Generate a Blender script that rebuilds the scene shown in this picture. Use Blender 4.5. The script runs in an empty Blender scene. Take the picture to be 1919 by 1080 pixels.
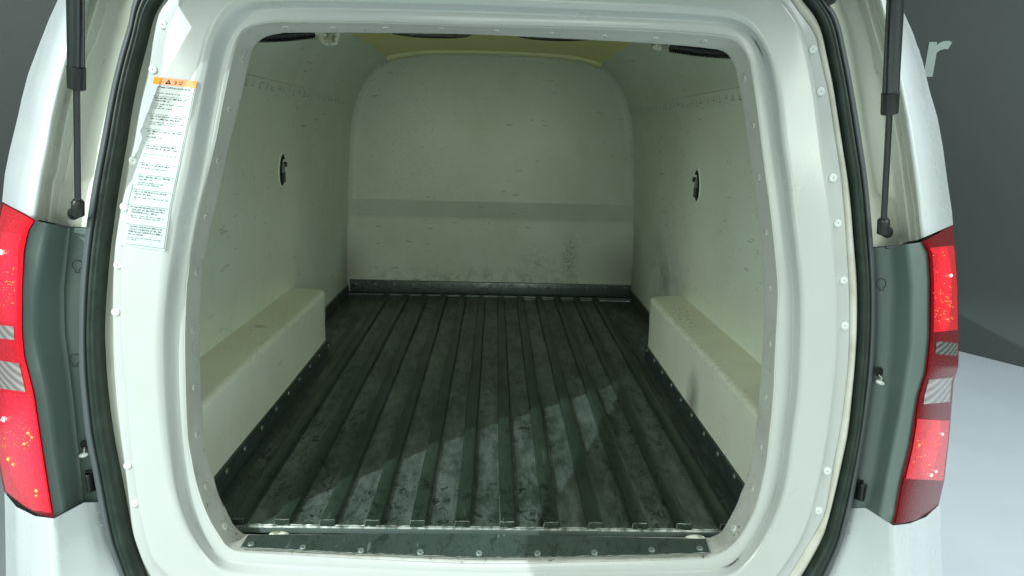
import bpy, bmesh, math, random
from mathutils import Vector, Matrix
random.seed(7)
R = math.radians
S = bpy.context.scene
C = S.collection

# ------------------------------------------------------------------ camera
CAM = Vector((0.0148, -1.305, 0.82))
YAW, PIT, ROL = R(1.639), R(12.976), R(1.564)
FW = Vector((math.sin(YAW)*math.cos(PIT), math.cos(YAW)*math.cos(PIT), -math.sin(PIT)))
_r = Vector((math.cos(YAW), -math.sin(YAW), 0)); _u = _r.cross(FW)
RT = math.cos(ROL)*_r + math.sin(ROL)*_u
UP = -math.sin(ROL)*_r + math.cos(ROL)*_u
cd = bpy.data.cameras.new('camera'); cam = bpy.data.objects.new('camera', cd); C.objects.link(cam)
cam.matrix_world = Matrix(((RT.x, UP.x, -FW.x, CAM.x), (RT.y, UP.y, -FW.y, CAM.y), (RT.z, UP.z, -FW.z, CAM.z), (0, 0, 0, 1)))
cd.sensor_width = 36; cd.lens = 1280/1919*36; cd.clip_start = 0.02; cd.clip_end = 200
S.camera = cam
S.render.resolution_x = 1024; S.render.resolution_y = 577

# ------------------------------------------------------------------ light
w = bpy.data.worlds.new('World'); S.world = w; w.use_nodes = True
bg = w.node_tree.nodes['Background']; bg.inputs[0].default_value = (0.80, 0.92, 0.90, 1); bg.inputs[1].default_value = 0.19
def aim(o, t):
    o.rotation_euler = (Vector(t)-o.location).to_track_quat('-Z', 'Y').to_euler()
def lamp(name, kind, loc, target, energy, col, **kw):
    l = bpy.data.lights.new(name, kind); l.energy = energy; l.color = col
    for k, v in kw.items(): setattr(l, k, v)
    o = bpy.data.objects.new(name, l); C.objects.link(o); o.location = loc; aim(o, target); return o
KD = Vector((0.78, 0.66, 0)).normalized()*math.cos(R(37)); KD.z = -math.sin(R(37))
lamp('key_spot', 'SPOT', Vector((0, 0, .4))-KD*6.0, (0, 0, .4), 1450, (0.87, 0.97, 1.0), shadow_soft_size=0.014, spot_size=R(27), spot_blend=.25)
lamp('front_fill', 'AREA', (0.4, -6.8, 0.9), (0, 0.6, 0.3), 62, (0.90, 1.0, 0.86), shape='RECTANGLE', size=2.6, size_y=1.6)  # added frontal fill that lifts the bay and frame, no known lamp
lamp('left_fill', 'AREA', (-3.0, -3.3, 1.9), (0.3, 0.8, 0.3), 135, (0.90, 1.0, 0.92), shape='RECTANGLE', size=2.0, size_y=1.6)  # added soft fill from the left, brightens the right side of the bay
lamp('right_fill', 'AREA', (2.9, -3.5, 2.0), (-0.3, 0.9, 0.3), 78, (0.90, 1.0, 0.90), shape='RECTANGLE', size=2.0, size_y=1.6)  # added soft fill from the right, brightens the left side of the bay
lamp('overhead_softbox', 'AREA', (2.4, -0.3, 3.6), (1.9, 0.8, -0.3), 175, (0.88, 0.97, 1.0), shape='RECTANGLE', size=3.0, size_y=3.0)
S.view_settings.view_transform = 'Standard'; S.view_settings.look = 'None'
S.view_settings.exposure = 0.14; S.view_settings.gamma = 1; S.view_settings.use_curve_mapping = False

# ------------------------------------------------------------------ pixel -> point on a real plane (photo is 1919 x 1080)
LEAN = 0.08                                   # the tail of the van leans forward: y = a + LEAN*z
def ray(px, py): return FW + RT*((px-959.5)/1280) + UP*((540-py)/1280)
def at(px, py, a, b=LEAN):
    d = ray(px, py); t = (a - CAM.y + b*CAM.z)/(d.y - b*d.z); return CAM + d*t
def atz(px, py, z):
    d = ray(px, py); return CAM + d*((z-CAM.z)/d.z)
def atx(px, py, x):
    d = ray(px, py); return CAM + d*((x-CAM.x)/d.x)

# ------------------------------------------------------------------ material helper
class N:
    def __init__(s, name):
        s.m = bpy.data.materials.new(name); s.m.use_nodes = True; s.t = s.m.node_tree
        s.b = s.t.nodes['Principled BSDF']; s.tc = s.t.nodes.new('ShaderNodeTexCoord')
    def l(s, a, b): s.t.links.new(a, b)
    def set(s, **k):
        names = {'col': 'Base Color', 'rough': 'Roughness', 'metal': 'Metallic', 'coat': 'Coat Weight', 'coatr': 'Coat Roughness', 'spec': 'Specular IOR Level',
                 'ecol': 'Emission Color', 'estr': 'Emission Strength', 'alpha': 'Alpha', 'trans': 'Transmission Weight', 'ior': 'IOR'}
        for a, v in k.items():
            i = s.b.inputs[names[a]]
            if isinstance(v, bpy.types.NodeSocket): s.l(v, i)
            else: i.default_value = (*v, 1) if isinstance(v, tuple) and len(v) == 3 else v
        return s
    def pos(s, scale=(1, 1, 1), loc=(0, 0, 0), rot=(0, 0, 0)):
        m = s.t.nodes.new('ShaderNodeMapping'); m.inputs['Scale'].default_value = scale; m.inputs['Location'].default_value = loc
        m.inputs['Rotation'].default_value = rot
        s.l(s.tc.outputs['Object'], m.inputs[0]); return m.outputs[0]
    def noise(s, scale, detail=4, rough=.55, vec=None, dist=0):
        n = s.t.nodes.new('ShaderNodeTexNoise'); n.inputs['Scale'].default_value = scale; n.inputs['Detail'].default_value = detail
        n.inputs['Roughness'].default_value = rough; n.inputs['Distortion'].default_value = dist
        s.l(vec if vec else s.pos(), n.inputs['Vector']); return n.outputs['Fac']
    def mr(s, v, a, b, c=0., d=1.):
        n = s.t.nodes.new('ShaderNodeMapRange'); s.l(v, n.inputs[0])
        for i, x in enumerate((a, b, c, d)): n.inputs[i+1].default_value = x
        return n.outputs[0]
    def math(s, op, a, b=0.):
        n = s.t.nodes.new('ShaderNodeMath'); n.operation = op; n.use_clamp = False
        for i, x in enumerate((a, b)):
            if isinstance(x, bpy.types.NodeSocket): s.l(x, n.inputs[i])
            else: n.inputs[i].default_value = x
        return n.outputs[0]
    def mix(s, f, a, b):
        n = s.t.nodes.new('ShaderNodeMix'); n.data_type = 'RGBA'
        for i, x in ((0, f), (6, a), (7, b)):
            if isinstance(x, bpy.types.NodeSocket): s.l(x, n.inputs[i])
            else: n.inputs[i].default_value = (*x, 1) if isinstance(x, tuple) else x
        return n.outputs[2]
    def blob(s, c, r, e=1.0):                 # 1 at centre, 0 at the ellipsoid of radii r
        v = s.pos(scale=tuple(1/x for x in r), loc=tuple(-c[i]/r[i] for i in range(3)))
        n = s.t.nodes.new('ShaderNodeVectorMath'); n.operation = 'LENGTH'; s.l(v, n.inputs[0])
        return s.mr(n.outputs['Value'], 1.0, 1.0-e)
    def axis(s, i):
        n = s.t.nodes.new('ShaderNodeSeparateXYZ'); s.l(s.tc.outputs['Object'], n.inputs[0]); return n.outputs[i]
    def bump(s, h, strength=.2, dist=.002):
        n = s.t.nodes.new('ShaderNodeBump'); n.inputs['Strength'].default_value = strength; n.inputs['Distance'].default_value = dist
        s.l(h, n.inputs['Height']); s.l(n.outputs[0], s.b.inputs['Normal']); return s

def scratches(n, scale, stretch, rot, thr, seed):
    v = n.pos(scale=stretch, loc=(seed, seed*.7, seed*1.3), rot=rot)
    a = n.mr(n.noise(scale, 2, .5, v), thr, thr+.03)
    k = n.mr(n.noise(3.1, 2, .5, n.pos(loc=(seed*2, 1, seed))), .48, .60)
    return n.math('MULTIPLY', a, k)

M = {}
def paint(name, col, rough=.32, coat=.6, dirt=(0.42, 0.42, 0.33), amt=.25):
    n = N(name)
    d = n.mr(n.noise(5, 6, .65), .5, .8, 0, amt)
    sp = n.mr(n.noise(160, 2, .5, n.pos(loc=(3, 3, 3))), .735, .76, 0, .45)
    f = n.math('MAXIMUM', d, sp)
    n.set(col=n.mix(f, col, dirt), rough=n.mr(n.noise(9, 5), .3, .8, rough-.06, rough+.14), coat=coat, coatr=.14)
    n.bump(n.noise(420, 1), .02, .0005); M[name] = n.m; return n
paint('white_paint', (0.54, 0.58, 0.585), .28, .7)
paint('frame_paint', (0.46, 0.485, 0.465), .32, .5)
paint('jamb_paint', (0.60, 0.63, 0.55), .45, .2, (0.30, 0.27, 0.17), .55)
n = paint('edge_paint', (0.60, 0.61, 0.54), .5, .1, (0.20, 0.18, 0.12), .6)
n = paint('flange_paint', (0.56, 0.60, 0.56), .45, .15, (0.16, 0.15, 0.11), .0)
sc = n.math('MAXIMUM', scratches(n, 60, (1, 1, .25), (.6, .3, .8), .66, 3), n.mr(n.noise(70, 3), .66, .70, 0, .8))
low = n.mr(n.axis(2), .6, -.02)
f = n.math('MULTIPLY', n.math('ADD', n.math('MULTIPLY', low, .8), .25), sc)
st = n.math('MULTIPLY', low, n.mr(n.noise(14, 6, .7), .45, .75, 0, .55))
n.set(col=n.mix(n.math('MAXIMUM', f, st), (0.50, 0.52, 0.475), (0.17, 0.155, 0.11)))

def liner(name, blobs, base=(0.765, 0.845, 0.74), top=False):
    n = N(name)
    big = n.mr(n.noise(3.3, 7, .68), .34, .68)
    col = n.mix(big, base, tuple(c*k for c, k in zip(base, (.89, .89, .83))))
    if top:                                    # grimy, yellowed upper faces of the boxes
        g = n.mr(n.axis(2), .232, .250); g = n.math('MULTIPLY', g, n.mr(n.noise(11, 6, .65), .25, .7, .35, 1))
        col = n.mix(g, col, (0.66, 0.64, 0.44))
    s1 = scratches(n, 110, (1, .12, .9), (.5, .2, .1), .665, 1)
    s2 = scratches(n, 120, (.12, 1, .4), (.1, .9, .4), .675, 5)
    sp = n.mr(n.noise(150, 2, .5), .72, .76)
    sp = n.math('MULTIPLY', sp, n.mr(n.noise(4, 2), .46, .6))
    f = n.math('MAXIMUM', n.math('MAXIMUM', s1, s2), sp)
    f = n.math('MULTIPLY', f, .34)
    for c, r, a, sc, thr in blobs:
        b = n.math('MULTIPLY', n.blob(c, r, 1.0), a)
        if sc: b = n.math('MULTIPLY', b, n.mr(n.noise(sc, 5, .7), thr, thr+.22))
        f = n.math('MAXIMUM', f, b)
    f = n.math('MINIMUM', f, .93)
    n.set(col=n.mix(f, col, (0.085, 0.09, 0.058)), rough=.42, spec=.5)
    n.bump(n.math('ADD', n.noise(60, 5, .6), n.math('MULTIPLY', n.noise(7, 2), 2.)), .22, .002); M[name] = n.m; return n
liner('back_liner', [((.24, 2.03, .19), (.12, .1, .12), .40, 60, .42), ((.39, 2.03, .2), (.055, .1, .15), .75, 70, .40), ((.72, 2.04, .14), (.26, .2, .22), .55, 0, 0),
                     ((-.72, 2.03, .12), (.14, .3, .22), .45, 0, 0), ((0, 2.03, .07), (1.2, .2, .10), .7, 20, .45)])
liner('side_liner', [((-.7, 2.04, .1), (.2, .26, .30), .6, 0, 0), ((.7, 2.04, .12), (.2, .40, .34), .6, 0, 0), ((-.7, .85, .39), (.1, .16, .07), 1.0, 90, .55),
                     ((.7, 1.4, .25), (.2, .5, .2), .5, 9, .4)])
n = liner('arch_liner', [((-.64, .75, .26), (.12, .55, .06), .5, 90, .5), ((.63, .85, .25), (.07, .30, .05), 1.3, 75, .5), ((-.59, .6, .245), (.03, .7, .03), 1.2, 80, .52),
                     ((.59, .6, .245), (.035, .8, .035), 1.3, 80, .52), ((.585, .52, .07), (.05, .075, .125), .8, 30, .25), ((-.66, .62, .26), (.03, .022, .05), .7, 0, 0)],
      base=(0.775, 0.83, 0.72), top=True)
n = N('ceiling_yellow'); n.set(col=n.mix(n.noise(4, 4), (0.92, 0.86, 0.40), (0.84, 0.77, 0.34)), rough=.6).bump(n.noise(80, 3), .2, .001); M['ceiling'] = n.m

n = N('lip_cream'); n.set(col=(0.95, 0.92, 0.56), rough=.5); M['lip_cream'] = n.m
def floor_mat(name, base, lite, amt):
    n = N(name)
    big = n.mr(n.noise(5, 6, .6, n.pos(scale=(1.5, .5, 1))), .38, .66)
    mid = n.mr(n.noise(38, 5, .7, n.pos(scale=(1, .35, 1), loc=(2, 5, 0))), .42, .60)
    c = n.mix(n.math('MULTIPLY', n.math('ADD', n.math('MULTIPLY', big, .6), n.math('MULTIPLY', mid, .4)), amt), base, lite)
    blot = n.mr(n.noise(42, 7, .8, n.pos(scale=(1, .6, 1), loc=(4, 2, 0)), .9), .535, .57)
    blot = n.math('MULTIPLY', blot, n.mr(n.noise(4.5, 3, .5, n.pos(scale=(1, .6, 1), loc=(7, 1, 0))), .42, .54))
    spk = n.mr(n.noise(150, 3, .6), .645, .67)
    f = n.math('MAXIMUM', n.math('MULTIPLY', blot, .85), spk)
    scr = scratches(n, 70, (1, .05, 1), (0, 0, .12), .67, 2)
    wsp = n.math('MAXIMUM', n.mr(n.noise(300, 1, .5, n.pos(loc=(9, 9, 1))), .775, .785, 0, .8), n.math('MULTIPLY', scr, .35))
    c = n.mix(n.math('MULTIPLY', f, min(1, amt+.1)), c, (0.008, 0.014, 0.010)); c = n.mix(wsp, c, (0.32, 0.38, 0.34))
    n.set(col=c, rough=n.mr(n.noise(18, 6, .7, n.pos(scale=(1, .4, 1))), .3, .7, .26, .46), metal=.45, spec=.6)
    n.bump(n.math('ADD', n.noise(70, 6, .7), n.math('MULTIPLY', blot, .6)), .18, .0012); M[name] = n.m; return n
floor_mat('floor_metal', (0.026, 0.050, 0.034), (0.185, 0.23, 0.21), 1.0)
floor_mat('rib_metal', (0.022, 0.044, 0.029), (0.048, 0.076, 0.060), .9)
floor_mat('back_metal', (0.10, 0.14, 0.12), (0.16, 0.20, 0.18), .6)
floor_mat('strip_metal', (0.050, 0.075, 0.064), (0.085, 0.115, 0.10), .5)
n = N('bare_edge'); n.set(col=n.mix(n.mr(n.noise(60, 4), .4, .65), (0.42, 0.46, 0.42), (0.09, 0.11, 0.09)), rough=.42, metal=.5); M['bare_edge'] = n.m
n = N('dull_edge'); n.set(col=n.mix(n.noise(30, 4), (0.22, 0.29, 0.26), (0.12, 0.17, 0.15)), rough=.4, metal=.4); M['dull_edge'] = n.m
n = N('seal_rubber'); n.set(col=n.mix(n.mr(n.noise(30, 4), .4, .8), (0.010, 0.022, 0.016), (0.028, 0.045, 0.035)), rough=.42, spec=.4); M['rubber'] = n.m
n = N('seal_trim'); n.set(col=(0.075, 0.090, 0.092), rough=.5, spec=.4).bump(n.noise(90, 3), .1, .0008); M['trim'] = n.m
n = N('black_plastic'); n.set(col=(0.010, 0.014, 0.012), rough=.35).bump(n.noise(200, 2), .1, .0004); M['black'] = n.m
n = N('strut_gloss'); n.set(col=(0.012, 0.018, 0.015), rough=.22, coat=.5, coatr=.15).bump(n.noise(600, 1), .05, .0002); M['strut'] = n.m
n = N('garnish_plastic')
lit_pat = n.math('MULTIPLY', n.blob((.855, -.1, .09), (.10, .3, .085), .9), n.mr(n.noise(45, 6, .7), .48, .68, 0, .75))  # patch of light painted into the plastic, low on the right panel
n.set(col=n.mix(lit_pat, n.mix(n.noise(7, 5), (0.115, 0.155, 0.142), (0.095, 0.13, 0.118)), (0.32, 0.40, 0.38)), rough=n.mr(n.noise(12, 5), .3, .7, .28, .45), spec=.5)
n.bump(n.noise(700, 2), .18, .0005); M['garnish'] = n.m
n = N('rivet_paint'); n.set(col=(0.62, 0.66, 0.63), rough=.35, coat=.2); M['rivet_w'] = n.m
n = N('rivet_metal'); n.set(col=(0.20, 0.25, 0.22), rough=.42, metal=.5); M['rivet_m'] = n.m
n = N('hole_dark'); n.set(col=(0.004, 0.006, 0.005), rough=.7); M['hole'] = n.m
n = N('sealant'); n.set(col=n.mix(n.mr(n.noise(20, 4), .4, .7), (0.55, 0.56, 0.49), (0.44, 0.43, 0.35)), rough=.5); M['sealant'] = n.m
n = N('cream_plastic'); n.set(col=n.mix(n.mr(n.noise(60, 4), .5, .6), (0.60, 0.63, 0.50), (0.25, 0.26, 0.16)), rough=.5); M['cream'] = n.m
n = N('label_paper'); n.set(col=(0.46, 0.51, 0.505), rough=.38, coat=.3); M['paper'] = n.m
n = N('label_orange'); n.set(col=(0.92, 0.26, 0.015), rough=.4, coat=.3); M['orange'] = n.m
n = N('label_ink'); n.set(col=(0.05, 0.08, 0.08), rough=.6); M['ink'] = n.m
n = N('label_ink_faint'); n.set(col=(0.14, 0.19, 0.19), rough=.6); M['inkf'] = n.m
n = N('label_ink_orange'); n.set(col=(0.55, 0.10, 0.005), rough=.6); M['inko'] = n.m
n = N('grime'); n.set(col=(0.22, 0.24, 0.20), rough=.7); M['grime'] = n.m
def lens(name, col, e, ecol=None, rough=.22):
    n = N(name)
    vo = n.t.nodes.new('ShaderNodeTexVoronoi'); vo.inputs['Scale'].default_value = 170; n.l(n.pos(), vo.inputs['Vector'])
    v = vo.outputs['Distance']; n.bump(v, .35, .0015)
    n.set(col=n.mix(n.mr(v, .3, .7), col, tuple(c*.7 for c in col)), rough=rough, coat=.25 if e > .2 else .08, coatr=.05, spec=.3 if e > .2 else .12)
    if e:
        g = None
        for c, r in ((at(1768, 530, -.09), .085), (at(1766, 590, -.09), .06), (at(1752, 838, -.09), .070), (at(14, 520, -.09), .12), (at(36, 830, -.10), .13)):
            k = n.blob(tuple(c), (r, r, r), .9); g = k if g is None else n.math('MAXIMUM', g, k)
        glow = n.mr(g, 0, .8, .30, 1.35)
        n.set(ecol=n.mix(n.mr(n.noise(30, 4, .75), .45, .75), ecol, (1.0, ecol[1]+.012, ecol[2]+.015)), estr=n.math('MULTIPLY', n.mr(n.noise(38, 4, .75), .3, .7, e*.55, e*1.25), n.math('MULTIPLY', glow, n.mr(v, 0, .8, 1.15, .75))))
    M[name] = n.m
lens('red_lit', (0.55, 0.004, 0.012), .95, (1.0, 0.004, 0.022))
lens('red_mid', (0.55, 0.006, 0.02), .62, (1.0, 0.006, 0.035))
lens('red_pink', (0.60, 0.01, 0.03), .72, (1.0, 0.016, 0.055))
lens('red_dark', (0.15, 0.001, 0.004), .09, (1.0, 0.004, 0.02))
lens('red_edge', (0.16, 0.003, 0.006), 0)
n = N('clear_lens'); wv = n.mr(n.math('SINE', n.math('MULTIPLY', n.axis(2), 360.)), -.9, 1.)
n.set(col=n.mix(wv, (0.20, 0.175, 0.17), (0.40, 0.37, 0.355)), rough=.25, coat=.4, coatr=.1); M['clear'] = n.m
n = N('marker_lens'); n.set(col=n.mix(wv2 := n.mr(n.math('SINE', n.math('MULTIPLY', n.axis(2), 520.)), -.9, 1.), (0.05, 0.045, 0.04), (0.20, 0.20, 0.18)), rough=.25, coat=.3); M['marker'] = n.m
n = N('painted_glint'); n.set(col=(1, .35, .08), ecol=(1.0, 0.32, 0.06), estr=1.0); M['glint'] = n.m  # glowing colours that stand in for sparkle on the lamps
n = N('painted_glint_hot'); n.set(col=(1, .7, .6), ecol=(1.0, 0.55, 0.50), estr=1.6); M['glinth'] = n.m
n = N('wall_paint'); n.set(col=n.mix(n.noise(3, 6, .7), (0.070, 0.086, 0.081), (0.062, 0.077, 0.073)), rough=.55).bump(n.noise(140, 4), .25, .003); M['wall'] = n.m
n = N('letter_face'); n.set(col=n.mix(n.noise(5, 5), (0.42, 0.50, 0.46), (0.34, 0.42, 0.38)), rough=.3); M['letter'] = n.m
n = N('studio_floor_paint'); n.set(col=n.mix(n.mr(n.noise(2.2, 6, .6), .3, .7), (0.60, 0.66, 0.70), (0.55, 0.61, 0.65)), rough=.35, spec=.4); M['sfloor'] = n.m

# ------------------------------------------------------------------ mesh helpers
def mesh(name, vs, fs, mat, parent=None, smooth=True, mats=None, fm=None):
    me = bpy.data.meshes.new(name); me.from_pydata([tuple(v) for v in vs], [], fs); me.validate(); me.update()
    me.materials.append(M[mat])
    for m_ in (mats or []): me.materials.append(M[m_])
    if fm:
        for p, i in zip(me.polygons, fm): p.material_index = i
    if smooth:
        for p in me.polygons: p.use_smooth = True
    o = bpy.data.objects.new(name, me); C.objects.link(o)
    if parent: o.parent = parent
    return o
def sharp(o, ang=35):
    o.data.set_sharp_from_angle(angle=R(ang)); return o
def grid(name, rows, mat, parent=None, closed=False, thick=0, **kw):
    nr, nc = len(rows), len(rows[0]); vs = [p for r_ in rows for p in r_]; fs = []
    for i in range(nr-1):
        for j in range(nc if closed else nc-1):
            k = (j+1) % nc; fs.append((i*nc+j, i*nc+k, (i+1)*nc+k, (i+1)*nc+j))
    o = mesh(name, vs, fs, mat, parent, **kw)
    if thick:
        m_ = o.modifiers.new('s', 'SOLIDIFY'); m_.thickness = thick; m_.offset = 0
    return o
def orient(o, ref):                           # faces look towards ref
    me = o.data; bm = bmesh.new(); bm.from_mesh(me); bm.normal_update()
    s = sum(((Vector(ref)-f.calc_center_median()).dot(f.normal))*f.calc_area() for f in bm.faces)
    if s < 0: bmesh.ops.reverse_faces(bm, faces=bm.faces)
    bm.to_mesh(me); bm.free(); return o
def box(name, a, b, mat, parent=None, bev=.0, seg=3):
    bm = bmesh.new(); bmesh.ops.create_cube(bm, size=1)
    for v in bm.verts: v.co = Vector([(a[i]+b[i])/2 + v.co[i]*(b[i]-a[i]) for i in range(3)])
    if bev: bmesh.ops.bevel(bm, geom=bm.edges[:], offset=bev, segments=seg, affect='EDGES', profile=.5)
    me = bpy.data.meshes.new(name); bm.to_mesh(me); bm.free(); me.materials.append(M[mat])
    for p in me.polygons: p.use_smooth = True
    o = bpy.data.objects.new(name, me); C.objects.link(o)
    if parent: o.parent = parent
    return sharp(o, 40)
def tube(name, path, rad, mat, parent=None, seg=20, caps=True):
    path = [Vector(p) for p in path]; rad = rad if isinstance(rad, list) else [rad]*len(path)
    rows = []; prev = None
    for i, p in enumerate(path):
        d = (path[min(i+1, len(path)-1)]-path[max(i-1, 0)]).normalized()
        if prev is None: prev = d.orthogonal().normalized()
        prev = (prev-d*prev.dot(d)).normalized(); q = d.cross(prev)
        rows.append([p+(prev*math.cos(2*math.pi*k/seg)+q*math.sin(2*math.pi*k/seg))*rad[i] for k in range(seg)])
    vs = [v for r_ in rows for v in r_]; fs = []
    for i in range(len(rows)-1):
        for k in range(seg): fs.append((i*seg+k, i*seg+(k+1) % seg, (i+1)*seg+(k+1) % seg, (i+1)*seg+k))
    if caps: fs.append(tuple(range(seg))[::-1]); fs.append(tuple((len(rows)-1)*seg+k for k in range(seg)))
    return sharp(mesh(name, vs, fs, mat, parent), 50)
def cr(pts, sub=8, closed=True):
    n_ = len(pts); out = []
    for i in range(n_ if closed else n_-1):
        g = lambda k: pts[k % n_] if closed else pts[max(0, min(n_-1, k))]
        p0, p1, p2, p3 = g(i-1), g(i), g(i+1), g(i+2)
        for s in range(sub):
            t = s/sub
            out.append(tuple(.5*((2*p1[c])+(-p0[c]+p2[c])*t+(2*p0[c]-5*p1[c]+4*p2[c]-p3[c])*t*t+(-p0[c]+3*p1[c]-3*p2[c]+p3[c])*t**3) for c in range(2)))
    if not closed: out.append(pts[-1])
    return out
NP = 420; CX, CZ = 0.02, 0.46
def loop(px, a):                               # closed pixel outline -> NP points on the plane of depth a
    P = [at(x, y, a) for x, y in cr(px, 6)]; n_ = len(P)
    ang = [math.atan2(p.z-CZ, p.x-CX) for p in P]; out = []
    for k in range(NP):
        th = -math.pi + 2*math.pi*(k+.5)/NP; best = None
        c, s = math.cos(th), math.sin(th)
        for i in range(n_):
            p, q = P[i], P[(i+1) % n_]
            x1, z1, x2, z2 = p.x-CX, p.z-CZ, q.x-CX, q.z-CZ
            d1, d2 = x1*s-z1*c, x2*s-z2*c
            if d1*d2 <= 0 and d1 != d2:
                t = d1/(d1-d2); r_ = (x1+(x2-x1)*t)*c+(z1+(z2-z1)*t)*s
                if r_ > 0 and (best is None or r_ > best): best = r_
        out.append((CX+best*c, CZ+best*s))
    return out
def mixloop(A, B, t, a):
    o = []
    for p, q in zip(A, B):
        x = p[0]+(q[0]-p[0])*t; z = p[1]+(q[1]-p[1])*t; o.append(Vector((x, a+LEAN*z, z)))
    return o

# ------------------------------------------------------------------ traced outlines of the tail opening
c0 = [(560,59.5),(525,61),(500,66),(485,74),(477,84),(471,92),(461,132),(446,200),(427,270),(410,352),(394,420),(381,482),(375,540),(372,615),(372.5,690),(375,750),(380,810),(386,860),(399,902),(407,930),(425,967),(437,990),(449,1001),(470,1006),(600,1005),(900,1006),(1100,1009),(1310,1012),(1335,1010),(1352,1002),(1367,980),(1382,950),(1396,914),(1407,877),(1416,835),(1420,795),(1425,747),(1430,675),(1433,615),(1434,540),(1431,482),(1425,420),(1417,357),(1411,320),(1404.5,270),(1397,212),(1390,175),(1382,135),(1375,115),(1369,104),(1358,95),(1335,90),(1253,82),(1100,73),(900,63.5),(740,60.5)]
c1 = [(560,41),(525,40),(495,43),(475,48),(462,54),(452,63),(444,82),(435,115),(425,160),(415,212),(404,270),(386,345),(372,402),(360,465),(354,515),(351,540),(348,627),(349,715),(352.5,810),(360,860),(372,915),(390,965),(410,1000),(428,1024),(455,1033),(520,1037),(700,1047),(900,1055),(1100,1052),(1300,1046),(1335,1040),(1357,1031),(1380,1012),(1400,982),(1417,945),(1427,905),(1435,865),(1441,810),(1448,740),(1451,665),(1455,590),(1456.5,540),(1452,482),(1446,425),(1440,375),(1434,332),(1426,270),(1419,212),(1411,155),(1404,115),(1392,90),(1377,75),(1362,69),(1340,66),(1267,60),(1100,53),(900,49),(700,42.5)]
c2 = [(560,18),(500,22),(470,34),(450,55),(435,76),(426,100),(417,130),(409,175),(400,225),(392,270),(379,345),(366,402),(354,465),(342,507),(335,545),(332,627),(334,715),(337.5,810),(341,860),(346,910),(356,955),(370,990),(390,1021),(412,1044),(435,1053),(520,1058),(700,1066),(900,1074),(1100,1073),(1300,1070),(1360,1064),(1385,1047),(1408,1018),(1427,985),(1450,935),(1462,885),(1470,825),(1480,740),(1484,665),(1485,590),(1485,540),(1480,470),(1472,410),(1465,352),(1459,305),(1454,270),(1447,212),(1440,155),(1433,118),(1422,87),(1405,64),(1382,51),(1355,45),(1250,38),(1100,32),(900,24),(700,19.5)]
c3 = [(560,-3),(480,-3),(455,0),(437,9),(420,25),(409,40),(400,57),(392,80),(385,112),(377,150),(367,205),(356,268),(345,327),(335,370),(324,420),(316,477),(310,540),(302,615),(301,690),(304,752),(309,810),(316,860),(325,910),(340,960),(360,1005),(385,1042),(415,1068),(460,1082),(520,1089),(700,1097),(900,1104),(1100,1101),(1300,1092),(1367,1077),(1400,1053),(1422,1026),(1439,996),(1460,945),(1475,885),(1485,810),(1495,740),(1499,665),(1501,602),(1499,540),(1492,470),(1485,410),(1479,352),(1471,300),(1466,270),(1459,200),(1451,150),(1442,112),(1432,87),(1415,60),(1395,42),(1370,31),(1340,26),(1250,20),(1100,14),(900,5),(700,0)]
c4 = [(339,0),(325,25),(315,45),(307,70),(302,100),(297,140),(280,215),(264,300),(248,380),(234,445),(227,495),(226,540),(227,615),(232,680),(237,727),(242,800),(251,885),(260,950),(270,997),(285,1047),(310,1076),(350,1110),(420,1138),(600,1152),(960,1162),(1300,1150),(1380,1132),(1440,1095),(1480,1045),(1512,985),(1533,910),(1550,820),(1565,700),(1569,600),(1565,500),(1556,400),(1540,280),(1530,190),(1520,130),(1510,85),(1495,45),(1470,10),(1440,-20),(1390,-50),(1300,-68),(960,-82),(550,-80),(430,-65),(375,-35)]
c5 = [(315,0),(298,25),(287,75),(278,137),(264,195),(251,270),(243,302),(235,350),(226,395),(220,432),(215,470),(212,540),(212,615),(215,680),(220,740),(225,810),(234,875),(243,950),(249,997),(259,1030),(272,1062),(298,1105),(345,1150),(430,1180),(600,1195),(960,1205),(1300,1195),(1390,1170),(1450,1122),(1500,1045),(1530,995),(1545,965),(1556,910),(1564,860),(1574,810),(1582,752),(1589,690),(1592,615),(1591,540),(1588,485),(1585,432),(1580,370),(1575,320),(1566,262),(1560,220),(1553,175),(1545,140),(1537,105),(1530,72),(1519,50),(1500,25),(1482,0),(1450,-40),(1390,-80),(1300,-100),(960,-110),(550,-108),(430,-98),(355,-55)]
ci = [(305,0),(287,32),(272,92),(257,150),(245,212),(236,270),(227,320),(217,382),(210,432),(204,482),(199,540),(195,615),(197,677),(202,740),(211,810),(225,885),(237,947),(245,990),(256,1027),(274,1078),(305,1135),(370,1195),(480,1232),(700,1242),(960,1247),(1250,1238),(1370,1215),(1440,1165),(1490,1090),(1520,1040),(1540,999),(1547,972),(1560,922),(1573,868),(1585,810),(1592,745),(1599,665),(1602,602),(1602,540),(1600,500),(1595,445),(1590,382),(1584,332),(1574,270),(1565,212),(1557,162),(1547,112),(1540,78),(1532,50),(1520,25),(1500,0),(1460,-55),(1390,-110),(1300,-128),(960,-140),(550,-138),(420,-122),(345,-70)]
co = [(262,0),(252,45),(237,95),(222,155),(210,212),(199,270),(187,332),(178,387),(170,445),(163,515),(160,590),(160,680),(164,735),(172,810),(182,860),(191,910),(200,960),(212,1010),(226,1047),(242,1085),(275,1155),(345,1230),(470,1285),(700,1300),(960,1305),(1250,1295),(1400,1260),(1480,1190),(1530,1100),(1555,1045),(1572,999),(1582,960),(1590,922),(1600,860),(1608,810),(1616,760),(1625,690),(1629,615),(1629,540),(1626,457),(1621,395),(1615,332),(1606,270),(1595,200),(1585,145),(1575,95),(1565,50),(1552,20),(1535,0),(1500,-65),(1430,-140),(1320,-165),(960,-180),(550,-175),(400,-160),(305,-95)]
A0, A1, A2, A3, A4, A5, AI, AO = -.045, -.093, -.097, -.120, -.116, -.111, -.095, -.082
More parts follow.
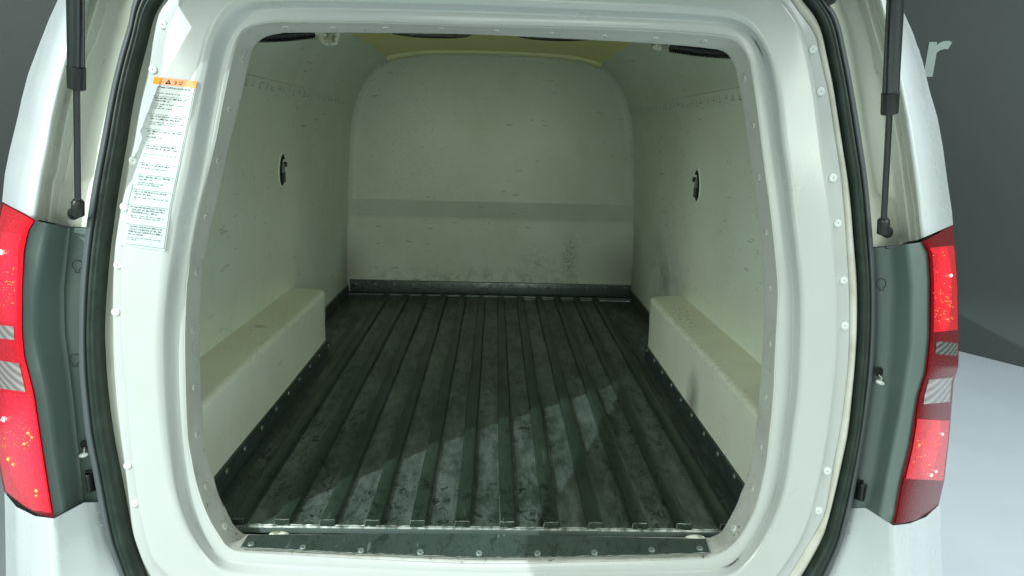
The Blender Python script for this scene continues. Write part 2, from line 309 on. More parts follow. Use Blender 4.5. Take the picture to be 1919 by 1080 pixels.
L0, L1, L2, L3, L4, L5 = loop(c0, A0), loop(c1, A1), loop(c2, A2), loop(c3, A3), loop(c4, A4), loop(c5, A5)
LI, LO = loop(ci, AI), loop(co, AO)

# ------------------------------------------------------------------ van root
van = bpy.data.objects.new('cargo_van', None); C.objects.link(van); van.location = (0, 0, 0)
van['label'] = 'white panel van seen from behind, tailgate up, empty cargo bay with grooved metal floor'
van['category'] = 'van'

# rear frame: flat band, rolled step, ledge
rows = [mixloop(L5, L4, 0, A5+.006), mixloop(L5, L4, 0, A5), mixloop(L5, L4, .12, A5-.002), mixloop(L5, L4, .85, A5-.001), mixloop(L5, L4, 1, A4-.001), mixloop(L4, L3, .05, A4-.0045), mixloop(L4, L3, .12, A4-.005)]
rows += [mixloop(L4, L3, t, A4-.005+(A3-A4+.002)*t) for t in (.3, .5, .7, .85, .93)]
rows += [mixloop(L4, L3, 1, A3+.001)]
for k in range(1, 8):
    t = k/8; rows.append(mixloop(L3, L2, t, A3+.001+(A2-A3)*(.5-.5*math.cos(math.pi*t))))
rows += [mixloop(L2, L1, t, A2+(A1-A2)*t-.0015*math.sin(math.pi*t)) for t in (0, .15, .4, .7, .9)]
frame = orient(grid('rear_frame', rows, 'frame_paint', van, closed=True), (0, -3, .5))
# inner flange (its face turns into the opening), raised bead then rough cut edge
jit = [random.uniform(-1, 1) for _ in range(NP)]
rows = [mixloop(L2, L1, .9, A1-.0018), mixloop(L1, L0, 0, A1-.003), mixloop(L1, L0, .06, A1-.002), mixloop(L1, L0, .14, A1+.003)]
rows += [mixloop(L1, L0, t, A1+.002+(A0-A1)*t) for t in (.3, .5, .7, .85)]
last = mixloop(L1, L0, 1, A0+.002)
for i, p in enumerate(last): p.x += .0006*jit[i]*(1 if abs(p.z-.5) < .5 else .2); p.z += .0002*jit[(i*7) % NP]
rows += [last, [p+Vector((0, .004, 0)) for p in last], [Vector((p.x*1.03, p.y+.005, .46+(p.z-.46)*1.03)) for p in last]]
flange = orient(grid('opening_flange', rows, 'flange_paint', van, closed=True), (0, -3, .5)); sharp(flange, 50)
# pinch panel between frame and seal
pinch = orient(grid('pinch_panel', [mixloop(L5, LI, 0, A5+.008), mixloop(L5, LI, .5, AI+.002), mixloop(L5, LI, 1, AI+.004), mixloop(LI, LO, .25, AI+.01)], 'jamb_paint', van, closed=True), (0, -3, .5))
bead = grid('sealant_bead', [mixloop(L5, LI, t, a) for t, a in ((.02, A5+.004), (.15, A5-.002), (.5, A5-.004), (.8, A5+.001), (.95, AI+.002))], 'sealant', van, closed=True)
# the bead only shows on the right; keep the right half
bm = bmesh.new(); bm.from_mesh(bead.data); bmesh.ops.delete(bm, geom=[v for v in bm.verts if v.co.x < .15 or v.co.z < -.088], context='VERTS'); bm.to_mesh(bead.data); bm.free(); orient(bead, (0, -3, .5))
# door seal: rubber bulb and trim lip
seal = orient(grid('door_seal', [mixloop(LI, LO, t, a) for t, a in ((0, AI+.006), (.02, AI-.008), (.07, AI-.020), (.16, AI-.027), (.22, AI-.026), (.25, AI-.022), (.29, AI-.0255), (.40, AI-.027), (.50, AI-.020), (.56, AI-.006), (.60, AI))], 'rubber', van, closed=True), (0, -3, .5))
lip = orient(grid('seal_lip', [mixloop(LI, LO, t, a) for t, a in ((.57, AI+.004), (.60, AI-.014), (.64, AI-.020), (.72, AI-.019), (.9, AI-.014), (.97, AI-.008), (1, AO+.004))], 'trim', seal, closed=True), (0, -3, .5))

# ------------------------------------------------------------------ rivets
def rivet_mesh(name, r, h, mat, hole='hole'):
    seg = 20; prof = [(r, -.001), (r, h*.35), (r*.92, h*.72), (r*.72, h), (r*.45, h*.98), (r*.30, h*.86), (r*.13, h*.80)]
    vs = []; fs = []; fm = []
    for a, b in prof: vs += [(a*math.cos(2*math.pi*k/seg), a*math.sin(2*math.pi*k/seg), b) for k in range(seg)]
    for i in range(len(prof)-1):
        for k in range(seg): fs.append((i*seg+k, i*seg+(k+1) % seg, (i+1)*seg+(k+1) % seg, (i+1)*seg+k)); fm.append(0)
    i = len(prof)-1; fs.append(tuple(i*seg+k for k in range(seg))); fm.append(1)
    me = bpy.data.meshes.new(name); me.from_pydata(vs, [], fs); me.materials.append(M[mat]); me.materials.append(M[hole])
    for p, i in zip(me.polygons, fm): p.material_index = i; p.use_smooth = True
    me.set_sharp_from_angle(angle=R(60))
    return me
RB = rivet_mesh('rivet_big', .0078, .0024, 'rivet_w'); RF = rivet_mesh('rivet_flange', .0072, .0018, 'flange_paint'); RM = rivet_mesh('rivet_steel', .0072, .0026, 'rivet_m'); RS = rivet_mesh('rivet_small', .0080, .0045, 'rivet_m')
bpy.context.view_layer.update()
from mathutils.bvhtree import BVHTree
def tree(o):
    bm = bmesh.new(); bm.from_mesh(o.data); t = BVHTree.FromBMesh(bm); bm.free(); return t
def rivets(px, target, me, tr=None, off=.0):
    tr = tr or tree(target)
    for x, y in px:
        hit = tr.ray_cast(CAM, ray(x, y).normalized())
        if hit[0] is None: continue
        nn = hit[1] if hit[1].dot(ray(x, y)) < 0 else -hit[1]
        o = bpy.data.objects.new('rivet', me); C.objects.link(o)
        o.rotation_mode = 'QUATERNION'; o.rotation_quaternion = nn.to_track_quat('Z', 'Y') @ Matrix.Rotation(random.random()*6, 3, 'Z').to_quaternion()
        o.location = hit[0]+nn*off; s = random.uniform(.94, 1.05); o.scale = (s, s, 1); o.parent = target
rivets([(306,46),(287,130),(250,301),(233,387),(221,496),(217,586),(239,874),(252.5,945),(1523,92),(1538,171),(1561,333),(1570,418),(1581,525),(1583,612),(1550,884),(1534,958)], frame, RB)
rivets([(456,110),(430,204),(409,300),(386,406),(369,509),(362,619),(364,727),(369,815),(387,912),(421,987),(535,51),(624,52),(724,52),(827,54),(930,57),(1033,62),(1132,67),(1228,72),(1320,77),
        (1394,146),(1411,234),(1421,332),(1435,434),(1442,540),(1442,645),(1434,744),(1425,839),(1409,915),(1375,991)], flange, RF)
for o in [c for c in flange.children if c.location.z < .05]: o.data = RB

# ------------------------------------------------------------------ sill plate
def lerpx(t, pts):                             # piecewise-linear y -> x (or x -> y)
    if t <= pts[0][0]:
        (a, b), (c_, d) = pts[0], pts[1]
    elif t >= pts[-1][0]:
        (a, b), (c_, d) = pts[-2], pts[-1]
    else:
        for (a, b), (c_, d) in zip(pts, pts[1:]):
            if a <= t <= c_: break
    return b+(d-b)*(t-a)/(c_-a)
top = [(465, 1003.5), (700, 1001), (900, 1002), (1100, 1006), (1323, 1011)]
bot = [(450, 1028), (520, 1031.5), (700, 1040), (900, 1047.5), (1067, 1045.5), (1200, 1043), (1331, 1038)]
rows = []
for k, (s, da) in enumerate(((0, .012), (0, 0), (.5, -.0), (1, 0), (1, .004))):
    r_ = []
    for i in range(90):
        f = i/89; xt = 465+f*858; xb = 450+f*881
        yt, yb = lerpx(xt, top), lerpx(xb, bot)+.7*random.uniform(-1, 1)*(s == 1)
        x, y = xt+(xb-xt)*s, yt+(yb-yt)*s
        a = (A0-.006)+(A1-.004-A0+.006)*s + da
        r_.append(at(x, y, a))
    rows.append(r_)
sill = orient(grid('sill_plate', rows, 'strip_metal', van), (0, -2, 3)); sharp(sill, 30)
rivets([(471,1021),(568,1027),(677,1033),(788,1036),(898,1038),(1007,1038),(1114,1037),(1221,1032),(1311,1029)], sill, RM)
# dirt line where the plate meets the painted sill
rows = [[at(450+f*881, lerpx(450+f*881, bot)+dy+random.uniform(-.6, .9), A1-.0028) for f in [i/120 for i in range(121)]] for dy in (-2, 1.6)]
orient(grid('dirt_line', rows, 'grime', sill), (0, -2, 3))

# ------------------------------------------------------------------ cargo floor
YF, YB = -.008, 1.995
P0, PITCH, RW, RH, SL = -.431, .0942, .030, .0135, .0050
pf = [(-.715, 0)]
for k in range(-1, 11):
    x = P0+PITCH*k; pf += [(x-SL*.5-.004, 0), (x-SL*.5, .0008), (x, RH-.001), (x+.002, RH), (x+RW-.002, RH), (x+RW, RH-.001), (x+RW+SL, .0008), (x+RW+SL+.004, 0), (x+RW+SL+.008, -.001), (x+PITCH*.68, .0006)]
pf = [p for p in pf if p[0] < .70] + [(.715, 0)]
ys = [YF+(YB-YF)*i/60 for i in range(61)]
rows = []
for j, y in enumerate(ys):
    rows.append([Vector((x+.0006*math.sin(9*y+x*20), y, max(z, 0)+.0007*math.sin(5*y+x*11)+(z if z < 0 else 0))) for x, z in pf])
cf = orient(grid('cargo_floor', rows, 'floor_metal', van, mats=['rib_metal']), (0, 0, 3)); sharp(cf, 30)
for p_ in cf.data.polygons:
    if p_.center.z > RH*.3: p_.material_index = 1
# front lip of floor sheet with weld caps on every rib end
vs = [(-.63, YF, 0), (.63, YF, 0), (.63, YF-.004, -.001), (-.63, YF-.004, -.001), (.63, YF-.006, -.004), (-.63, YF-.006, -.004), (.63, YF-.006, -.016), (-.63, YF-.006, -.016)]
lipf = mesh('floor_lip', vs, [(0, 1, 2, 3), (3, 2, 4, 5), (5, 4, 6, 7)], 'bare_edge', cf, smooth=False, mats=['dull_edge'], fm=[0, 0, 1]); orient(lipf, (0, -3, 3))
box('floor_under', (-.62, -.055, -.035), (.62, YF+.01, -.022), 'black', cf)
for k in range(-1, 11):
    x = P0+PITCH*k
    v = [(x-SL*.3, YF-.0045, 0), (x+RW+SL*.3, YF-.0045, 0), (x+RW, YF-.0025, RH), (x, YF-.0025, RH)]
    mesh('rib_cap', v, [(0, 1, 2, 3)], 'rib_metal', cf, smooth=False)
    pts = [Vector(v[0]), Vector(v[3]), Vector(v[2]), Vector(v[1])]; path = []
    for a, b in zip(pts[:2], pts[1:3]):
        for i in range(6): path.append(a+(b-a)*i/6+Vector((random.uniform(-1, 1), -.6, random.uniform(-1, 1)))*.0006)
    path.append(pts[2]); tube('weld', path, [random.uniform(.0003, .0010) for _ in path], 'bare_edge', cf, seg=6)
path = [Vector((-.56+1.14*i/150, YF-.003, .0006+random.uniform(-.0005, .0006))) for i in range(151)]
tube('weld', path, [random.uniform(.0009, .0022) for _ in path], 'bare_edge', cf, seg=6)
# half-round drain covers tucked behind the sill
for px, py in ((523, 1003), (1303, 1009)):
    c = at(px, py, A0+.004, LEAN); bm = bmesh.new(); bmesh.ops.create_uvsphere(bm, u_segments=24, v_segments=12, radius=1)
    for v in bm.verts: v.co = Vector((v.co.x*.021, v.co.y*.008, v.co.z*.006))+c
    me = bpy.data.meshes.new('drain_cap'); bm.to_mesh(me); bm.free(); me.materials.append(M['cream'])
    o = bpy.data.objects.new('drain_cap', me); C.objects.link(o); o.parent = cf
# back ledge and riveted strip
box('back_ledge', (-.705, 2.0, .0), (.71, 2.05, .0125), 'strip_metal', cf, .001)
box('ledge_edge', (-.70, 1.997, .005), (.705, 2.002, .0140), 'dull_edge', cf, .001)
bs = box('kick_strip', (-.697, 2.030, .014), (.71, 2.05, .080), 'back_metal', van, .002)
bpy.context.view_layer.update()
rivets([(667+36*k, 531+.64*k) for k in range(15)], bs, RS)
for s in (-1, 1):                              # angle strips at the foot of the boxes
    x = .5885*s
    ks = box('kick_strip', (min(x, x+.006*s), -.03, -.001), (max(x, x+.006*s), 1.125, .052), 'strip_metal', van, .001)
    ks2 = box('kick_strip', (min(.703*s, .712*s), 1.13, -.001), (max(.703*s, .712*s), 2.03, .05), 'strip_metal', van, .001)
    bpy.context.view_layer.update()
    rivets([(Lx, Ly) for Lx, Ly in ([(615,650),(598,667),(581,688),(562,712),(541,738),(518,768),(491,803),(459,842),(425,884)] if s < 0 else
            [(1212,658),(1226,677),(1241,699),(1258,723),(1276,751),(1296,779),(1319,814),(1345,852),(1376,894)])], ks, RM)
    # bottom leg lying on the floor
    box('kick_strip', (min(.588*s, .5635*s), -.02, .0005), (max(.588*s, .5635*s), 1.6, .0028), 'strip_metal', van)

# ------------------------------------------------------------------ wheel arch boxes (open-ended at the tail)
def arch(s):
    prof = [(.594, .052), (.594, .10), (.5915, .17), (.5905, .210)]
    for k in range(9):
        t = k/8*math.pi/2; prof.append((.5905+.016*(1-math.cos(t)), .224+.016*math.sin(t)))
    prof += [(.63, .2425), (.67, .2455), (.7105, .2475)]
    rows = []
    ysl = [-.04+i*(1.10+.04)/44 for i in range(45)]
    for y in ysl: rows.append([Vector((s*(x+.0012*math.sin(7*y+z*20)), y, z+.0012*math.sin(5*y))) for x, z in prof])
    for k in range(1, 8):                       # rounded far end
        t = k/7*math.pi/2; e = .03
        rows.append([Vector((s*(x+(.02*(1-math.cos(t)) if z > .05 else 0)+.008*(1-math.cos(t))), 1.10+e*math.sin(t), z-.018*(1-math.cos(t))*(1 if z > .2 else 0))) for x, z in prof])
    rows.append([Vector((s*.70, 1.135, min(z, .20))) for x, z in prof])
    return orient(grid('wheel_arch_box', rows, 'arch_liner', van), (0, .6, 1.5))
arch(-1); arch(1)

# ------------------------------------------------------------------ liner shell, back wall
HP = [(.0, .712), (.25, .709), (.42, .695), (.6, .682), (.75, .672), (.83, .662), (.90, .648), (.98, .618), (1.05, .576), (1.095, .533), (1.128, .480), (1.150, .40), (1.163, .30), (1.169, .15), (1.171, 0)]
HPs = cr([(b, a) for a, b in HP], 6, closed=False)        # (x, z)
prof = HPs + [(-x, z) for x, z in HPs[::-1][1:]]
def shell_z(x):
    x = abs(x); pr = None
    for (x1, z1), (x2, z2) in zip(HPs, HPs[1:]):
        if x2 <= x <= x1 and z1 > .5: return z1+(z2-z1)*(x1-x)/(x1-x2+1e-9)
    return 1.17
rows = []
for i in range(60):
    y = -.02+2.07*i/59
    rows.append([Vector((x, y, z+(.004*math.sin(3*y) if z > .9 else 0))) for x, z in prof])
shell = orient(grid('cargo_liner', rows, 'side_liner', van), (0, 1, .6))
def half(z):
    for (x1, z1), (x2, z2) in zip(HPs, HPs[1:]):
        if z1 <= z <= z2: return x1+(x2-x1)*(z-z1)/(z2-z1+1e-9)
    return 0
rows = []
zs = [i*.02 for i in range(20)]+[.40, .402, .405, .41, .43, .45, .465, .475, .48, .483, .486, .49, .51]+[.53+i*.02 for i in range(30)]+[1.135, 1.143, 1.15, 1.155, 1.16, 1.163, 1.166, 1.168, 1.1695]
for z in zs:
    h = half(z); r_ = []
    for j in range(81):
        u = -1+2*j/80; u = math.copysign(abs(u)**.8, u); x = u*h*1.001
        y = 2.042 if z < .40 else (2.042-.030*(z-.40)/.083 if z < .483 else 2.012-.004*min(1, (z-.483)/.3))
        d = min(h-abs(x), (1.17-z)*1.2)
        if d < .03 and z > .3: y -= .016*(1-d/.03)**2
        y += .004*math.exp(-((x-.40+.25*(z-.75))/.03)**2)*math.exp(-((z-.75)/.16)**2)*-1
        y += .0015*math.sin(6*x+3*z)
        r_.append(Vector((x, y, z)))
    rows.append(r_)
orient(grid('back_wall', rows, 'back_liner', van), (0, 0, .6))
# seam around back wall
seam = [Vector((x*.985, 2.006 if z > .49 else 2.034, .46+(z-.46)*.99)) for x, z in prof if z > .50]
tube('corner_seam', seam, .0012, 'grime', shell, seg=6)
# joint strips along both sides, with stitch marks
for s in (-1, 1):
    vs, fs = [], []
    def sx(z): return half(z)
    y = .05; z0 = .905
    rr = []
    for i in range(60):
        yy = .02+1.98*i/59
        rr.append([Vector((s*(sx(zz)-o), yy, zz)) for zz, o in ((z0-.002, .0002), (z0, .0018), (z0+.02, .0020), (z0+.038, .0018), (z0+.040, .0002))])
    js = orient(grid('joint_strip', rr, 'side_liner', shell), (0, 1, .6)); sharp(js, 30)
    vs, fs = [], []
    for i in range(34):
        yy = .1+i*.056+random.uniform(-.01, .01); zz = z0+.018+random.uniform(-.006, .006); h = random.uniform(.004, .011)
        for k in range(random.choice((1, 2))):
            b = len(vs); dy = .012*k
            for a, c in ((0, -h), (.0022, -h), (.0022, h), (0, h)): vs.append((s*(sx(zz+c)-.0030), yy+a+dy, zz+c))
            fs.append((b, b+1, b+2, b+3))
            if random.random() < .6:
                b = len(vs)
                for a, c in ((0, -h), (.012, -h), (.012, -h+.002), (0, -h+.002)): vs.append((s*(sx(zz+c)-.0030), yy+a+dy, zz+c))
                fs.append((b, b+1, b+2, b+3))
    bm = bmesh.new(); bm.from_mesh(js.data); js.data.materials.append(M['grime'])
    vv = [bm.verts.new(v) for v in vs]
    for f in fs:
        q = bm.faces.new([vv[i] for i in f]); q.material_index = 1
    bm.to_mesh(js.data); bm.free()
# ceiling panel and its rear lip
def wpan(y): return .475
rows = []
for i in range(30):
    y = .15+1.72*i/29; wv_ = wpan(y)
    rows.append([Vector((wv_*u, y, shell_z(wv_*u)-.006-.004*(1-u*u))) for u in [k/20 for k in range(-20, 21)]])
cp = orient(grid('ceiling_panel', rows, 'ceiling', van), (0, 1, .3))
for (y0, y1, dz) in ((1.865, 1.93, .020), (1.93, 2.0, .013)):
    prf = [(y0, -.002), (y0, -dz+.003), (y0+.003, -dz), (y1-.003, -dz-.001), (y1, -dz+.002), (y1, .0)]
    rows = [[Vector((wpan(y0)*u, y, shell_z(wpan(y0)*u)+z)) for u in [k/20 for k in range(-20, 21)]] for y, z in prf]
    orient(grid('ceiling_lip', rows, 'lip_cream', cp), (0, 1, .3))
for px, py in ((812, 72.5), (1038, 77.5)):       # dark oval ceiling vents
    d = ray(px, py); p = CAM+d*((1.138-CAM.z)/d.z); rx, ry = .15, .10; c = Vector((p.x, p.y-ry, 1.162))
    vs, fs = [], []; pr = [(1.0, 0), (1.0, -.010), (.96, -.018), (.90, -.022), (.86, -.018), (.80, -.024), (.74, -.019), (.68, -.024), (.60, -.019), (.52, -.024), (.40, -.020), (.0, -.022)]
    sg = 48
    for a, b in pr: vs += [(c.x+rx*a*math.cos(2*math.pi*k/sg), c.y+ry*a*math.sin(2*math.pi*k/sg), c.z+b) for k in range(sg)]
    for i in range(len(pr)-1):
        for k in range(sg): fs.append((i*sg+k, i*sg+(k+1) % sg, (i+1)*sg+(k+1) % sg, (i+1)*sg+k))
    sharp(mesh('ceiling_vent', vs, fs, 'black', van), 40)
# corrugated hoses with cream connectors
def hose(a, b, r):
    n_ = 150; path = []; rad = []
    for i in range(n_+1):
        t = i/n_; p = a+(b-a)*t+Vector((0, 0, -.004*math.sin(math.pi*t))); path.append(p); rad.append(r*(1.0 if i % 4 < 2 else .88))
    return tube('drain_hose', path, rad, 'black', van, seg=20)
Y1 = .40
def up(px, py, y, dz): p = at(px, py, y, 0); return p+Vector((0, 0, dz))
h1 = hose(up(452, 80, Y1-.06, .019), up(588, 71, Y1, .017), .018)
tube('hose_connector', [up(583, 71, Y1, .017), up(596, 70, Y1, .016), up(606, 68, Y1, .014), up(616, 69, Y1, .010)], [.013, .012, .012, .013], 'cream', h1)
tube('hose_connector', [up(603, 66, Y1, .018), up(604, 80, Y1, .006), up(612, 82, Y1, .004), up(628, 80, Y1, .004), up(634, 68, Y1, .012)], [.010, .007, .010, .010, .006], 'cream', h1)
h2 = hose(up(1395, 112, Y1-.06, .019), up(1256, 97, Y1, .017), .018)
tube('hose_connector', [up(1262, 97, Y1, .017), up(1250, 96, Y1, .016), up(1236, 95, Y1, .015), up(1226, 94, Y1, .015), up(1220, 92, Y1, .015)], [.0155, .0145, .0150, .0140, .006], 'cream', h2)
# side anchors in oval recesses
def anchor(px, py, s):
    d = ray(px, py); x = s*.677; p = CAM+d*((x-CAM.x)/d.x)
    for _ in range(4): x = s*half(p.z); p = CAM+d*((x-CAM.x)/d.x)
    ins = -s; rz, ryy = .052, .036; sg = 32
    def wx(z, b): return s*half(z)+ins*b
    def ring(a, b): return [Vector((wx(p.z+rz*a*math.sin(2*math.pi*k/sg), b), p.y+ryy*a*math.cos(2*math.pi*k/sg), p.z+rz*a*math.sin(2*math.pi*k/sg))) for k in range(sg)]
    root = grid('tie_down', [ring(1.16, .0005), ring(1.08, .0040), ring(1.0, .0045), ring(.97, .0022)], 'side_liner', van, closed=True); orient(root, (0, p.y, p.z))
    mesh('recess', ring(.99, .0020)+[Vector((wx(p.z, .0020), p.y, p.z))], [(k, (k+1) % sg, sg) for k in range(sg)], 'hole', root, smooth=False)
    def bx(nm, y0, y1, z0, z1, b, mat):
        xs = sorted((wx(p.z+(z0+z1)/2, -.002), wx(p.z+(z0+z1)/2, b))); box(nm, (xs[0], p.y+y0, p.z+z0), (xs[1], p.y+y1, p.z+z1), mat, root, .001)
    bx('backing', .004, .030, -.006, .034, .0035, 'side_liner'); bx('latch_plate', -.006, .022, -.040, -.008, .007, 'black'); bx('latch_post', -.008, .000, -.008, .022, .010, 'rivet_m')
    q = Vector((wx(p.z+.018, 0), p.y+.012, p.z+.018)); tube('bolt', [q, q+Vector((ins*.012, 0, 0))], .0085, 'black', root, seg=16)
anchor(528, 318, -1); anchor(1307, 347, 1)

# ------------------------------------------------------------------ outer body: lofts between traced, near-vertical curves
def vcurve(pts): return lambda v: lerpx(v, pts)
def loft(name, curves, depths, tops, bots, mat, parent, nrow=70, inter=None, smooth=True, mats=None, cm=None, sub=5):
    rows = []
    for i in range(nrow+1):
        t = i/nrow; cols = []
        for k, c in enumerate(curves):
            v = tops[k]+(bots[k]-tops[k])*t; cols.append((c(v), v, depths[k]))
        r_ = []
        for k in range(len(cols)-1):
            a, b = cols[k], cols[k+1]
            for s in range(sub):
                u = s/sub; d = a[2]+(b[2]-a[2])*(inter[k](u) if inter and inter.get(k) else u)
                r_.append(at(a[0]+(b[0]-a[0])*u, a[1]+(b[1]-a[1])*u, d))
        r_.append(at(*cols[-1])); rows.append(r_)
    nc = len(rows[0]); o = grid(name, rows, mat, parent, mats=mats, fm=None, smooth=smooth)
    if cm:
        for p_ in o.data.polygons: p_.material_index = cm[min((p_.index % (nc-1))//sub, len(cm)-1)]
    return orient(o, (0, -4, .5))
round_out = lambda u: 1-(1-u)**2
# seal outer edge, as functions of v
def side_of(px, s, v0=-150, v1=1240):
    P = [p for p in cr(px, 6) if (p[0] < 900) == (s < 0)]; P.sort(key=lambda p: p[1]); out = []
    for p in P:
        if not out or p[1] > out[-1][0]+1: out.append((p[1], p[0]))
    return out
woL = vcurve([q for q in side_of(co, -1) if q[0] < 1180 and q[0] > -90]); woR = vcurve([q for q in side_of(co, 1) if -90 < q[0] < 1180])
Ls = vcurve([(-150, 185), (0, 108), (35, 92), (84, 73), (137, 53), (183, 41), (220, 33), (281, 18), (326, 9), (377, 4)])
Li = vcurve([(-150, 210), (0, 157), (20, 151), (82, 134), (110, 126), (155, 114), (220, 99), (275, 90), (328, 79), (411, 65)])
Lb1 = vcurve([(-150, 225), (0, 170), (39, 159), (167, 126), (220, 114), (281, 104), (320, 97), (338, 90), (403, 82), (420, 80)])
Lb2 = vcurve([(-150, 242), (0, 184), (41, 171), (79, 159), (220, 125), (281, 114), (322, 108), (342, 100), (403, 93), (425, 90)])
Lbd = vcurve([(-150, 250), (0, 201), (41, 190), (77, 178), (100, 165), (116, 158), (240, 139), (287, 128), (332, 120), (385, 110), (430, 104)])
Lb4 = vcurve([(-150, 285), (0, 232), (67, 214), (122, 202), (204, 186), (220, 181), (271, 172), (328, 163), (336, 148), (342, 130), (352, 124), (379, 119), (425, 107)])
BF = AO + .004
bl = loft('rear_pillar', [Ls, Li, Lb1, Lb2, Lbd, Lb4, vcurve([(-150, 300), (0, 252), (122, 216), (271, 186), (328, 178), (345, 160), (379, 150), (425, 140)]), woL],
          [.03, -.125, -.075, -.082, -.060, -.064, -.074, BF], [-150]*8, [377, 411, 419, 421, 422, 424, 424, 426], 'white_paint', van, 150,
          inter={0: round_out}, mats=['jamb_paint'], cm=[0, 1, 1, 1, 1, 1, 1])
Rs = vcurve([(-150, 1620), (0, 1683), (14, 1690), (61, 1711), (114, 1729), (173, 1743), (220, 1757), (275, 1767), (336, 1775), (396, 1784), (421, 1786)])
Ri = vcurve([(-150, 1605), (0, 1650), (41, 1660), (147, 1684), (220, 1698), (292, 1709), (364, 1719), (446, 1727)])
Rb1 = vcurve([(-150, 1590), (0, 1635), (77, 1660), (196, 1682), (220, 1688), (321, 1702), (388, 1714), (441, 1719)])
Rb2 = vcurve([(-150, 1578), (0, 1623), (67, 1641), (114, 1656), (220, 1673), (275, 1685), (364, 1695), (437, 1704)])
Rbd = vcurve([(-150, 1560), (0, 1608), (39, 1621), (86, 1635), (132, 1642), (153, 1655), (280, 1668), (355, 1680), (425, 1690), (450, 1694)])
Rb4 = vcurve([(-150, 1540), (0, 1577), (10, 1580), (51, 1597), (102, 1605), (220, 1620), (270, 1628), (330, 1637), (360, 1644), (370, 1660), (378, 1674), (425, 1684), (455, 1690)])
br = loft('rear_pillar', [Rs, Ri, Rb1, Rb2, Rbd, Rb4, vcurve([(-150, 1530), (0, 1562), (51, 1582), (102, 1592), (220, 1611), (330, 1624), (362, 1632), (375, 1640), (455, 1655)]), woR],
          [.03, -.125, -.085, -.090, -.058, -.045, -.062, BF], [-150]*8, [420.5, 446, 449, 451, 454, 457, 461, 463], 'white_paint', van, 150,
          inter={0: round_out}, mats=['jamb_paint'], cm=[0, 1, 1, 1, 1, 1, 1])
# wire-thin sealant beads in the rain channels
def bead_px(pts, a, r, parent, mat='sealant'):
    P = [at(x, y, a) for x, y in cr(pts, 5, closed=False)]; return tube('sealer_bead', P, r, mat, parent, seg=8)
bead_px([(215, -40), (201, 0), (190, 41), (177, 77), (165, 98), (158, 118), (150, 170), (139, 240), (128, 287), (120, 332), (110, 385)], -.060, .0018, bl)
bead_px([(1590, -40), (1608, 0), (1621, 39), (1635, 86), (1642, 132), (1655, 153), (1668, 280), (1680, 355), (1690, 425)], -.060, .0014, br)
# lower body corners
cc = lambda x: (lambda v: x)
LcB = vcurve([(942, 157), (1080, 185), (1240, 215)])
lowL = loft('lower_corner', [vcurve([(920, 8), (945, 9), (1240, 14)]), vcurve([(920, 30), (1240, 36)]), vcurve([(960, 66), (1240, 62)]), vcurve([(970, 102), (990, 97), (1080, 100), (1240, 108)]), LcB, woL],
            [.03, -.06, -.115, -.155, -.110, BF], [924, 951, 968.5, 973, 943, 942], [1240]*6, 'white_paint', van, 40)
lowR = loft('lower_corner', [vcurve([(940, 1762), (1240, 1768)]), vcurve([(960, 1735), (1240, 1745)]), vcurve([(975, 1705), (1240, 1715)]), vcurve([(985, 1674), (1240, 1680)]), vcurve([(953, 1622), (1000, 1618), (1240, 1590)]), woR],
            [.03, -.06, -.115, -.155, -.110, BF], [946, 970, 982, 986, 953, 954], [1240]*6, 'white_paint', van, 40)
# dark garnish panels beside the lamps
GLi = vcurve([(412, 67), (432, 55), (466, 47), (540, 43), (624, 43), (670, 47.5), (690, 53), (740, 66), (840, 81), (972, 102)])
GLc = vcurve([(424, 131), (540, 119), (624, 121), (737, 135), (850, 147), (941, 156)])
GLm = vcurve([(418, 90), (470, 80), (540, 66), (600, 62), (640, 66), (740, 88), (850, 102), (960, 120)])
garL = loft('lamp_surround', [GLi, GLm, GLc, vcurve([(424, 136), (540, 124), (624, 126), (737, 140), (850, 152), (941, 160)]), woL], [-.146, -.135, -.075, -.082, BF-.003], [413, 418, 426, 426, 427], [971, 960, 942, 941.5, 941], 'garnish', van, 60)
GRi = vcurve([(452, 1727), (474, 1739), (527, 1742), (635, 1741), (699, 1734), (742, 1720), (839, 1704), (903, 1688), (985, 1673)])
GRc = vcurve([(450, 1668), (471, 1671), (540, 1675), (652, 1670), (765, 1660), (810, 1652), (890, 1640), (952, 1622)])
garR = loft('lamp_surround', [GRi, vcurve([(452, 1700), (540, 1710), (652, 1708), (765, 1690), (890, 1664), (970, 1650)]), GRc, woR], [-.146, -.150, -.104, BF-.003], [453, 457, 462, 464], [985, 970, 953, 953], 'garnish', van, 60)
# shadow-gap trim over garnish
for pts, par in (([(63, 411), (100, 419), (131, 425)], garL), ([(1660, 464), (1690, 459), (1727, 449)], garR)):
    P = [at(x, y, -.10) for x, y in cr(pts, 5, closed=False)]; tube('panel_gap', P, .0022, 'black', par, seg=6)
